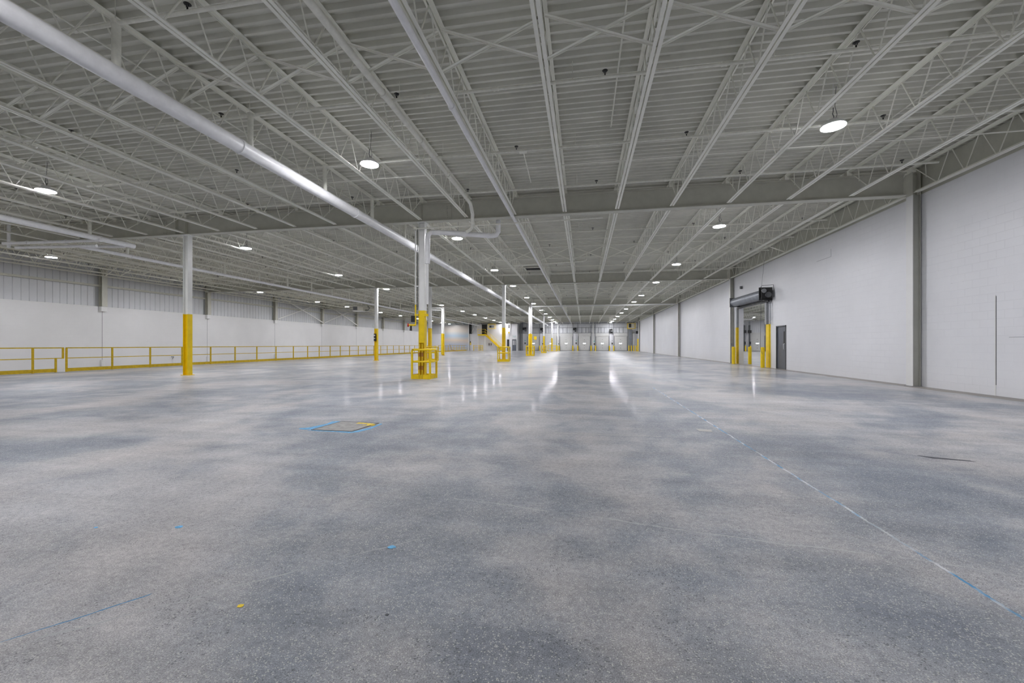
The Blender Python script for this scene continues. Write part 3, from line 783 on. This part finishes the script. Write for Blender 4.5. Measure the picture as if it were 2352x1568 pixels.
# ================================================================ GUARD RAIL ALONG THE PIT
XRAIL = -22.4
def rail(y0, y1, posts, label, name='guard_rail', x=XRAIL):
    t = thing(name, label, 'railing', (x, (y0 + y1) / 2, 0))
    MB().bar((x, y0, 1.05), (x, y1, 1.05), .045, .045).build('top_rail', M['dull_yellow'], t)
    MB().bar((x, y0, .60), (x, y1, .60), .035, .035).build('middle_rail', M['dull_yellow'], t)
    MB().box(x - .01, x + .01, y0, y1, .01, .16).build('toe_board', M['dull_yellow'], t)
    for y in posts: MB().box(x - .028, x + .028, y - .028, y + .028, 0, 1.03).build('post', M['dull_yellow'], t)
    return t
t = rail(3.0, 14.03, [4.0, 5.85, 7.7, 9.55, 11.4, 13.28], 'yellow rail section at the far left ending at a narrow gap')
for c in kids(t):
    if c.name.startswith('top_rail') or c.name.startswith('middle_rail'):
        for v in c.data.vertices:
            if v.co.y > 3: v.co.y += .27
MB().box(XRAIL - .028, XRAIL + .028, 14.0, 14.056, 0, .62).build('half_post', M['dull_yellow'], t)
MB().box(XRAIL - .028, XRAIL + .028, 14.25, 14.306, .58, 1.07).build('half_post', M['dull_yellow'], t)
posts = [14.40, 16.18, 17.94, 19.67, 21.48, 23.26, 25.07, 26.87, 28.72, 30.4] + [31.9 + 1.55 * k for k in range(29)]
rail(14.38, 76.9, posts, 'long yellow guard rail with many posts along the rail pit edge')
t = thing('guard_gate', 'yellow rail gate standing left of the stairs by the far wall', 'railing', (-19.9, 76.2, 0))
for x in (-20.75, -19.7, -19.35, -19.0): MB().box(x - .05, x + .05, 76.15, 76.25, 0, 1.06).build('post', M['yellow'], t)
for z in (1.0, .55): MB().box(-20.75, -19.0, 76.17, 76.23, z - .03, z + .03).build('rail', M['yellow'], t)
for i, y in enumerate(YW[1:6]):
    o = MB().box(-30.2, -30.05, y - .10, y + .05, -.18, .22).build('wall_box', M['white'], loc=(-30.1, y, -.18))
    tag(o, 'small white box low on the left block wall under the %s panel joint' % ORD[i + 1], 'box', 'white boxes low on the left wall')
o = MB().tube([(-30.2, 25.7, .28), (-30.0, 25.7, .28), (-30.0, 25.6, .12)], .03, 8).build('wall_spout', M['grey'], loc=(-30.1, 25.7, .1)); tag(o, 'small grey pipe stub low on the left block wall behind the rail', 'pipe')

# ================================================================ ROLLER DOOR AND BOLLARDS
t = thing('roller_door', 'rolled-up grey steel roller door above the opening in the right block wall', 'roller door', (9.2, 25.4, 3.5))
MB().tube([(9.16, 23.0, 3.78), (9.16, 27.25, 3.78)], .26, 28).build('hood_barrel', M['hood'], t)
MB().box(8.88, 9.48, 27.25, 27.29, 3.5, 4.06).build('end_bracket', M['darkgrey'], t)
mo_ = MB(); mo_.box(8.86, 9.48, 22.92, 22.97, 3.46, 4.12); mo_.box(8.9, 9.40, 22.72, 22.75, 3.55, 4.08); mo_.box(8.95, 9.4, 22.75, 22.92, 3.95, 4.0)
o1 = mo_.build('motor_bracket', M['black'], t)
MB().tube([(9.2, 22.64, 3.72), (9.2, 22.9, 3.72)], .14, 16).build('motor', M['darkgrey'], t)
MB().tube([(9.0, 22.66, 3.92), (9.0, 22.70, 3.92)], .11, 16).build('chain_wheel', M['grey'], t)
MB().box(9.30, 9.46, 23.0, 27.25, 3.40, 3.50).build('bottom_bar', M['black'], t)
MB().box(9.38, 9.5, 23.36, 23.56, 2.25, 3.5).box(9.38, 9.5, 27.52, 27.70, 2.25, 3.5).build('guide_upper', M['grey'], t)
MB().box(9.42, 9.5, 23.16, 23.52, .0, 2.25).build('guide_lower', M['yellow'], t)
MB().box(9.36, 9.5, 27.52, 27.70, .0, 2.25).build('guide_lower', M['dull_yellow'], t)
MB().tube([(9.42, 23.2, 2.25), (9.42, 23.2, 3.5)], .02, 8).tube([(9.42, 23.0, 2.25), (9.42, 23.0, 3.5)], .02, 8).build('cable_tubes', M['grey'], t)
ch = MB(); ch.tube([(8.95, 22.9, 3.6), (8.95, 23.0, 1.0), (8.97, 22.8, .7)], .008, 6); ch.build('pull_chain', M['darkgrey'], t)
MB().tube([(9.0, 23.0, 4.12), (9.1, 22.9, 5.5)], .008, 5).build('stay_wire', M['grey'], t)
MB().tube([(8.95, 22.95, 4.12), (9.0, 22.95, 4.22), (9.44, 22.7, 4.22), (9.46, 22.7, 3.6)], .014, 6).build('cable', M['darkgrey'], t)
o = MB().box(9.38, 9.5, 26.95, 27.08, 4.58, 4.74).build('wall_sensor', M['darkgrey'], loc=(9.4, 27, 4.55)); tag(o, 'small dark box high on the block wall above the roller door', 'box')
t = thing('junction_box', 'small grey box low on the wall column beside the roller door', 'box', (9.3, GY[1] - .16, 1.05))
MB().box(9.27, 9.38, GY[1] - .16, GY[1] - .08, 1.12, 1.28).build('body', M['grey'], t)
MB().tube([(9.32, GY[1] - .12, 1.28), (9.32, GY[1] - .12, 4)], .012, 6).build('conduit', M['grey'], t)
def bollard(x, y, label, h=1.06, r=.095, m='yellow', group=None):
    o = MB()
    o.tube([(x, y, 0), (x, y, h - .03)], r, 20, True); o.lathe([(r, h - .03), (r * .8, h - .008), (.0001, h)], (x, y, 0), 20)
    ob = o.build('bollard', M[m], loc=(x, y, 0)); return tag(ob, label, 'bollard', group)
bollard(9.08, 27.22, 'yellow bollard at the far jamb of the roller door', group='bollards at the roller door')
bollard(10.0, 27.2, 'yellow bollard just beyond the roller door opening', group='bollards at the roller door')
bollard(9.14, 23.2, 'yellow bollard at the near jamb of the roller door', group='bollards at the roller door')
DN = ['first from the left', 'second from the left', 'third from the left', 'fourth from the left', 'fifth from the left', 'rightmost']
for i, (x0, x1) in enumerate(DOCKX):
    for s, xx in (('left', x0 - .12), ('right', x1 + .12)):
        if i == 5 and s == 'right': continue
        bollard(xx, 78.35, 'yellow bollard on the %s side of the %s dock door' % (s, DN[i]), .98, .10, group='bollards by the dock doors')
        o = MB().box(xx - .06 + (.12 if s == 'left' else -.12), xx + .06 + (.12 if s == 'left' else -.12), 78.5, 78.9, 0, .9).build('dock_bumper', M['darkgrey'], loc=(xx, 78.7, 0))
        tag(o, 'dark track guard, %s side of the %s dock door' % (s, DN[i]), 'track guard', 'track guards by the dock doors')
for k, (x, y) in enumerate(((8.2, 78.0), (8.55, 77.4), (8.85, 76.2), (9.2, 75.6))):
    bollard(x, y, 'yellow bollard in the right far corner, %s from the left' % ORD[k + 1], 1.0, .1, group='bollards in the far corner')
o = MB().box(9.30, 9.48, 74.9, 75.1, 0, 2.2).build('corner_post', M['yellow'], loc=(9.4, 75, 0)); tag(o, 'tall yellow post at the end of the right block wall', 'post')
for x0, s in ((25.45, 'nearer dock door, left side'), (28.1, 'nearer dock door, right side'), (28.9, 'farther dock door, left side'), (31.6, 'farther dock door, right side')):
    bollard(x0, 78.35, 'yellow bollard beyond the roller door by the ' + s, .98, .10, group='bollards in the next hall')
# dark vertical dock equipment in the next hall
for k, x in enumerate((28.0, 28.85)):
    t = thing('dock_mast', 'dark vertical dock equipment mast seen through the roller door, ' + ('left one' if k == 0 else 'right one'), 'mast', (x, 78.6, 0))
    MB().box(x - .10, x + .10, 78.5, 78.75, 0, 4.6).build('mast', M['darkgrey'], t)
    MB().box(x - .22, x + .22, 78.35, 78.7, 3.2, 3.7).build('motor', M['black'], t)
    MB().box(x - .08, x + .16, 78.4, 78.5, 1.2, 1.7).build('control_box', M['black'], t)
t = thing('cross_pipe', 'bright white pipe with upturned end in the hall beyond the roller door', 'pipe', (21.8, 60, 4.6))
MB().tube([(20.8, 60, 4.6), (22.2, 60, 4.6), (22.35, 60, 4.66), (22.38, 60, 4.85)], .09, 12).build('pipe_run', M['white'], t)

# dock wall equipment
for i, (x, z, lab) in enumerate(((-1.68, 3.98, 'between the third and fourth dock doors'), (4.98, 3.72, 'between the fifth and rightmost dock doors'), (-7.9, 4.0, 'between the first and second dock doors'), (-11.3, 4.1, 'left of the first dock door'))):
    t = thing('door_operator', 'black motor unit mounted high on the dock wall ' + lab, 'motor', (x, 78.6, z), 'motor units on the dock wall')
    MB().box(x - .3, x - .02, 78.4, 78.8, z - .1, z + .35).build('gearbox', M['black'], t)
    MB().tube([(x + .02, 78.55, z - .1), (x + .32, 78.55, z - .1)], .16, 14).build('motor', M['darkgrey'], t)
    MB().box(x - .02, x + .30, 78.75, 78.95, z - .35, z + .4).build('back_bracket', M['black'], t)
for i, (x, z, lab, led) in enumerate(((-1.42, 1.5, 'left of the fourth dock door', 1), (1.95, 1.35, 'left of the fifth dock door', 1), (5.25, 1.45, 'left of the rightmost dock door', 0), (-4.78, 1.4, 'left of the third dock door', 0), (-7.75, 1.4, 'left of the second dock door', 0), (-11.2, 1.5, 'left of the first dock door', 1))):
    t = thing('dock_control_box', 'small dark dock control box ' + lab, 'control box', (x, 78.9, z), 'dock control boxes')
    MB().box(x - .10, x + .10, 78.86, 79.0, z - .25, z + .1).build('body', M['black'], t)
    MB().box(x - .06, x + .06, 78.88, 79.0, z + .3, z + .55).build('indicator', M['teal'] if led else M['grey'], t)
    MB().tube([(x, 78.95, z + .55), (x, 78.95, 4.2)], .02, 6).build('conduit', M['darkgrey'], t)
for k, x in enumerate((-4.88, 1.75)):
    t = thing('dock_wall_column', 'white slim steel column standing at the dock wall, ' + ('left one' if k == 0 else 'right one'), 'column', (x, 78.75, 0), 'columns at the dock wall')
    h_column(MB(), x, 78.75, 0, 6.1, .2, .2).build('shaft', M['column'], t)
    MB().bar((x + .1, 78.75, 5.0), (x + .6, 78.75, 5.7), .05, .05).build('knee_brace', M['column'], t)
for k, (x, w_) in enumerate(((-12.1, .22), (-11.75, .14))):
    o = h_column(MB(), x, 78.8, 0, 6.1, w_, .2).build('dock_wall_column', M['grey'], loc=(x, 78.8, 0)); tag(o, 'grey steel post in the dark recess right of the office block, ' + ('wider' if k == 0 else 'narrower'), 'column')
# far right corner: cabinets, conduits and unit heater in yellow cage
t = thing('dock_cabinet', 'grey upright cabinet in the far right corner behind the bollards', 'cabinet', (8.6, 78.6, 0))
MB().box(8.15, 8.75, 78.2, 78.9, 0, 4.0).build('body', M['grey'], t)
MB().box(8.2, 8.7, 78.18, 78.2, 1.2, 3.6).build('door', M['hood'], t)
o = MB().box(8.85, 9.0, 77.0, 77.15, 1.2, 3.2).build('wall_conduit_box', M['white'], loc=(8.9, 77.1, 1.2)); tag(o, 'slim white vertical casing in the far right corner', 'box')
o = MB().box(9.12, 9.5, 75.5, 75.7, 3.1, 3.6).build('black_speaker_box', M['black'], loc=(8.95, 76.3, 3.1)); tag(o, 'black box high at the end of the right block wall', 'box')
def unit_heater(x, y, z, w, d, h, label, cage=False, face='S', m='offwhite'):
    t = thing('unit_heater', label, 'heater', (x, y, z))
    MB().box(x - w / 2, x + w / 2, y - d / 2, y + d / 2, z, z + h).build('casing', M[m], t)
    g = MB(); g.box(x - w / 2 + .03, x - w / 2 + .03 + w * .42, y - d / 2 - .02, y - d / 2 + .0, z + .06, z + h - .05); g.build('grille', M['black'], t)
    lv = MB()
    for k in range(6): lv.box(x - w / 2 + .04, x - w / 2 + .02 + w * .42, y - d / 2 - .03, y - d / 2 - .02, z + .08 + k * (h - .14) / 6, z + .10 + k * (h - .14) / 6)
    lv.build('louvres', M['darkgrey'], t)
    MB().box(x - w / 2 - .02, x + w / 2 + .02, y - d / 2 - .02, y + d / 2 + .02, z - .03, z).build('base_tray', M['white'], t)
    MB().tube([(x + .18, y, z + h), (x + .18, y, ZDECK + .04)], .015, 6).tube([(x - .18, y, z + h), (x - .18, y, ZDECK + .04)], .015, 6).build('hanger_rods', M['joist'], t)
    if cage:
        c = MB(); a, b, e = w / 2 + .15, d / 2 + .15, h + .3
        for cx, cy in ((-a, -b), (a, -b), (-a, b), (a, b)): c.bar((x + cx, y + cy, z - .15), (x + cx, y + cy, z + e), .06, .06)
        for zz in (z - .15, z + e):
            c.bar((x - a, y - b, zz), (x + a, y - b, zz), .06, .06); c.bar((x - a, y + b, zz), (x + a, y + b, zz), .06, .06); c.bar((x - a, y - b, zz), (x - a, y + b, zz), .06, .06); c.bar((x + a, y - b, zz), (x + a, y + b, zz), .06, .06)
        c.build('cage', M['yellow'], t)
    return t
uh = unit_heater(-23.3, 40.0, 4.72, 1.15, .9, .62, 'cream unit heater with dark louvred grille hanging over the left side')
unit_heater(8.3, 75.2, 4.15, 1.0, .8, .75, 'unit heater in a yellow cage high in the far right corner', True)
unit_heater(-16.9, 75.0, 4.3, .9, .7, .7, 'unit heater in a yellow cage high above the stairs', True, m='grey')
MB().tube([(-22.72, 40, 4.95), (-22.4, 40, 4.95), (-22.25, 40, 5.1), (-22.3, 40, 5.3), (-22.45, 40, 5.35)], .035, 8).build('flue', M['darkgrey'], uh)

# ================================================================ STAIRS
t = thing('steel_stairs', 'yellow steel staircase climbing to the dark office door at the far left', 'stairs', (-17.5, 76.4, 0))
xb, xt, zt_ = -15.2, -18.45, 3.08
for k, y in enumerate((75.95, 76.85)):
    MB().bar((xb, y, .12), (xt, y, zt_ - .02), .05, .24).build('stringer', M['yellow'], t)
for k in range(15):
    q = (k + .5) / 15; x = xb + (xt - xb) * q; z = .1 + (zt_ - .1) * q
    MB().box(x - .14, x + .14, 75.97, 76.83, z, z + .03).build('tread', M['dull_yellow'], t)
MB().box(-19.9, -18.4, 75.9, 76.95, zt_ - .03, zt_ + .03).build('landing', M['yellow'], t)
MB().box(-19.9, -18.4, 75.88, 75.92, zt_ - .2, zt_ + .06).build('landing_fascia', M['yellow'], t)
for y in (75.93,):
    for dz in (.5, 1.0):
        MB().tube([(xb, y, .12 + dz), (xt, y, zt_ + dz), (-19.9, y, zt_ + dz)], .025, 8).build('handrail', M['yellow'], t)
    for x, z in ((xb, .12), (xb - 1.08, 1.1), (xb - 2.16, 2.1), (xt, zt_), (-19.2, zt_), (-19.9, zt_)):
        MB().tube([(x, y, z), (x, y, z + 1.0)], .025, 8).build('baluster', M['yellow'], t)
for x in (-19.85, -18.5):
    MB().box(x - .04, x + .04, 75.9, 75.98, 0, zt_ - .03).build('support_leg', M['column'], t)
for k, x in enumerate((-17.9, -17.5)):
    t = thing('fire_extinguisher', 'small dark extinguisher on the wall under the stairs, ' + ('left one' if k == 0 else 'right one'), 'extinguisher', (x, 76.9, 1.1))
    MB().tube([(x, 76.9, 1.0), (x, 76.9, 1.35)], .07, 12).build('cylinder', M['black'], t)
    MB().box(x - .09, x + .09, 76.85, 76.95, 1.37, 1.46).build('valve', M['darkgrey'], t)
t = thing('emergency_light', 'twin-head emergency light above the slate office door', 'emergency light', (-13.0, 76.9, 2.5))
MB().box(-13.12, -12.90, 76.88, 77.0, 2.55, 2.68).build('body', M['white'], t)
MB().bar((-13.1, 76.86, 2.66), (-13.25, 76.84, 2.86), .05, .05).bar((-12.92, 76.86, 2.66), (-12.77, 76.84, 2.86), .05, .05).build('lamp_heads', M['teal'], t)
t = thing('hanging_sign', 'narrow hanging sign with black and yellow marks beside the office doors', 'sign', (-14.0, 76.9, 3.4))
MB().box(-14.25, -13.75, 76.9, 76.98, 3.2, 5.3).build('board', M['white'], t)
MB().box(-14.12, -13.92, 76.88, 76.9, 4.3, 5.0).build('black_mark', M['black'], t)
MB().tube([(-14.02, 76.87, 3.45), (-14.02, 76.9, 3.45)], .14, 16).build('yellow_mark', M['dull_yellow'], t)
t = thing('dock_sign_post', 'white post with yellow and black safety panel near the pit end', 'post', (-21.0, 76.0, 0))
MB().box(-21.05, -20.95, 75.98, 76.05, 0, 1.7).build('post', M['white'], t)
MB().box(-21.45, -21.25, 75.98, 76.05, 1.1, 1.7).build('yellow_panel', M['yellow'], t)
MB().box(-21.42, -21.28, 75.96, 75.98, 1.5, 1.85).build('black_box', M['black'], t)
t = thing('leaning_pole', 'dark bent pole leaning against the yellow rail near the pit end', 'pole', (-22.2, 68.5, 0))
MB().tube([(-22.3, 66.5, 1.2), (-22.3, 67.4, .35), (-22.2, 69.5, .05)], .03, 6).build('pole', M['brown'], t)

# ================================================================ FLOOR MARKS
t = thing('floor_access_plate', 'square worn metal access plate set in the floor left of centre', 'access plate', (-3.42, 5.5, 0))
c4 = [(-3.76, 5.19), (-3.15, 5.20), (-3.08, 5.81), (-3.71, 5.83)]
def quad(pts, z0, z1): 
    n = len(pts); return MB().add([(x, y, z0) for x, y in pts] + [(x, y, z1) for x, y in pts], [tuple(range(n))[::-1], tuple(range(n, 2 * n))] + [(i, (i + 1) % n, n + (i + 1) % n, n + i) for i in range(n)])
quad(c4, 0, .004).build('plate', M['concrete_plate'], t)
fm = MB()
for i in range(4):
    a, b = c4[i], c4[(i + 1) % 4]; fm.bar((a[0], a[1], .003), (b[0], b[1], .003), .022, .006)
fm.build('rim', M['darkgrey'], t)
def blob(pts, m, label, h=.002, n=0, jit=0.):
    cx = sum(p[0] for p in pts) / len(pts); cy = sum(p[1] for p in pts) / len(pts)
    o = quad(pts, .0003, h).build('paint_mark', m, loc=(cx, cy, 0)); return tag(o, label, 'paint mark')
blob([(-3.99, 5.22), (-3.86, 5.19), (-3.82, 5.22), (-3.77, 5.20), (-3.79, 5.27), (-3.72, 5.6), (-3.735, 5.84), (-3.77, 5.86), (-3.86, 5.82), (-3.83, 5.62), (-3.88, 5.45), (-3.91, 5.32), (-4.0, 5.27)], M['bluepaint'], 'blue paint smear along the left edge of the floor plate')
blob([(-3.80, 5.17), (-3.14, 5.17), (-3.04, 5.45), (-3.03, 5.78), (-2.99, 5.76), (-2.98, 5.40), (-3.04, 5.18), (-3.12, 5.10), (-3.35, 5.13), (-3.6, 5.14), (-3.8, 5.15)], M['bluepaint'], 'blue paint smear along the front and right edges of the floor plate')
o = quad([(-3.40, 5.72), (-3.20, 5.70), (-3.17, 5.62), (-3.22, 5.58), (-3.05, 5.60), (-3.06, 5.68), (-3.12, 5.74), (-3.39, 5.79)], .004, .006).build('paint_mark', M['yellowpaint'], loc=(-3.2, 5.7, .004)); tag(o, 'bright yellow paint patch on the far right corner of the floor plate', 'paint mark')
def dot(x, y, r, m, label, sx=1.3):
    pts = [(x + r * sx * math.cos(a) * (1 + .25 * R.uniform(-1, 1)), y + r * math.sin(a) * (1 + .25 * R.uniform(-1, 1))) for a in [2 * PI * k / 11 for k in range(11)]]
    return blob(pts, m, label)
dot(-3.15, 2.18, .010, M['bluepaint'], 'tiny blue paint dot at the left on the near floor')
dot(-2.62, 2.28, .018, M['bluepaint'], 'small blue paint dot left of centre on the near floor')
dot(-1.12, 2.27, .018, M['bluepaint'], 'small blue paint dot nearest the centre on the near floor')
dot(-1.55, 1.64, .012, M['yellowpaint'], 'small orange yellow paint mark on the near floor')
dot(-.86, 1.70, .006, M['darkspot'], 'small dark pit in the near floor right of the yellow mark')
blob([(3.55, 5.12), (3.62, 5.02), (3.95, 4.95), (3.93, 4.99), (3.72, 5.06)], M['darkspot'], 'dark triangular chip in the floor at the right')
blob([(1.57, 6.20), (1.58, 6.05), (1.74, 6.02), (1.76, 6.16)], paint('pale_filler', (.38, .37, .34), .5), 'pale filled patch in the floor right of centre')

# ================================================================ the roof falls gently towards the dock wall
FALL = .0050
def drop(y): return -FALL * max(0., y - G1)
def tree(o):
    r = [o]
    for c in o.children: r += tree(c)
    return r
def shear(o, zmin=-9):
    for p in tree(o):
        if p.type != 'MESH' or p.data.users > 1: continue
        w = wl(p)
        for v in p.data.vertices:
            if v.co.z + w.z > zmin: v.co.z += drop(v.co.y + w.y)
for o in list(bpy.data.objects):
    if o.parent: continue
    nm = o.name.split('.')[0]
    if nm == 'open_web_joist' and o.location.y > 13: o.rotation_euler.x = -math.atan(FALL); o.location.z += drop(o.location.y); o.location.y -= 0.03
    elif nm in ('cross_bridging', 'high_bay_lamp', 'sprinkler_pipe', 'bridging_rod', 'steel_girder', 'roof_drain_pipe', 'elbow_pipe', 'roof_hatch', 'column_pipes') and nm != 'column_pipes': o.location.z += drop(o.location.y)
    elif nm in ('sprinkler_main', 'conduit_pipe', 'ceiling_conduit', 'ceiling'): shear(o)
    elif nm in ('steel_column', 'wall_column', 'wall_right', 'unit_heater', 'dock_wall_column', 'column_pipes', 'cross_run_pipe'): shear(o, 4.9)

# remove loose prototype leftovers
for nme in ('x',):
    for ob in list(bpy.data.objects):
        if ob.get('label') == nme and ob.parent is None:
            for c in kids(ob): bpy.data.objects.remove(c)
            bpy.data.objects.remove(ob)
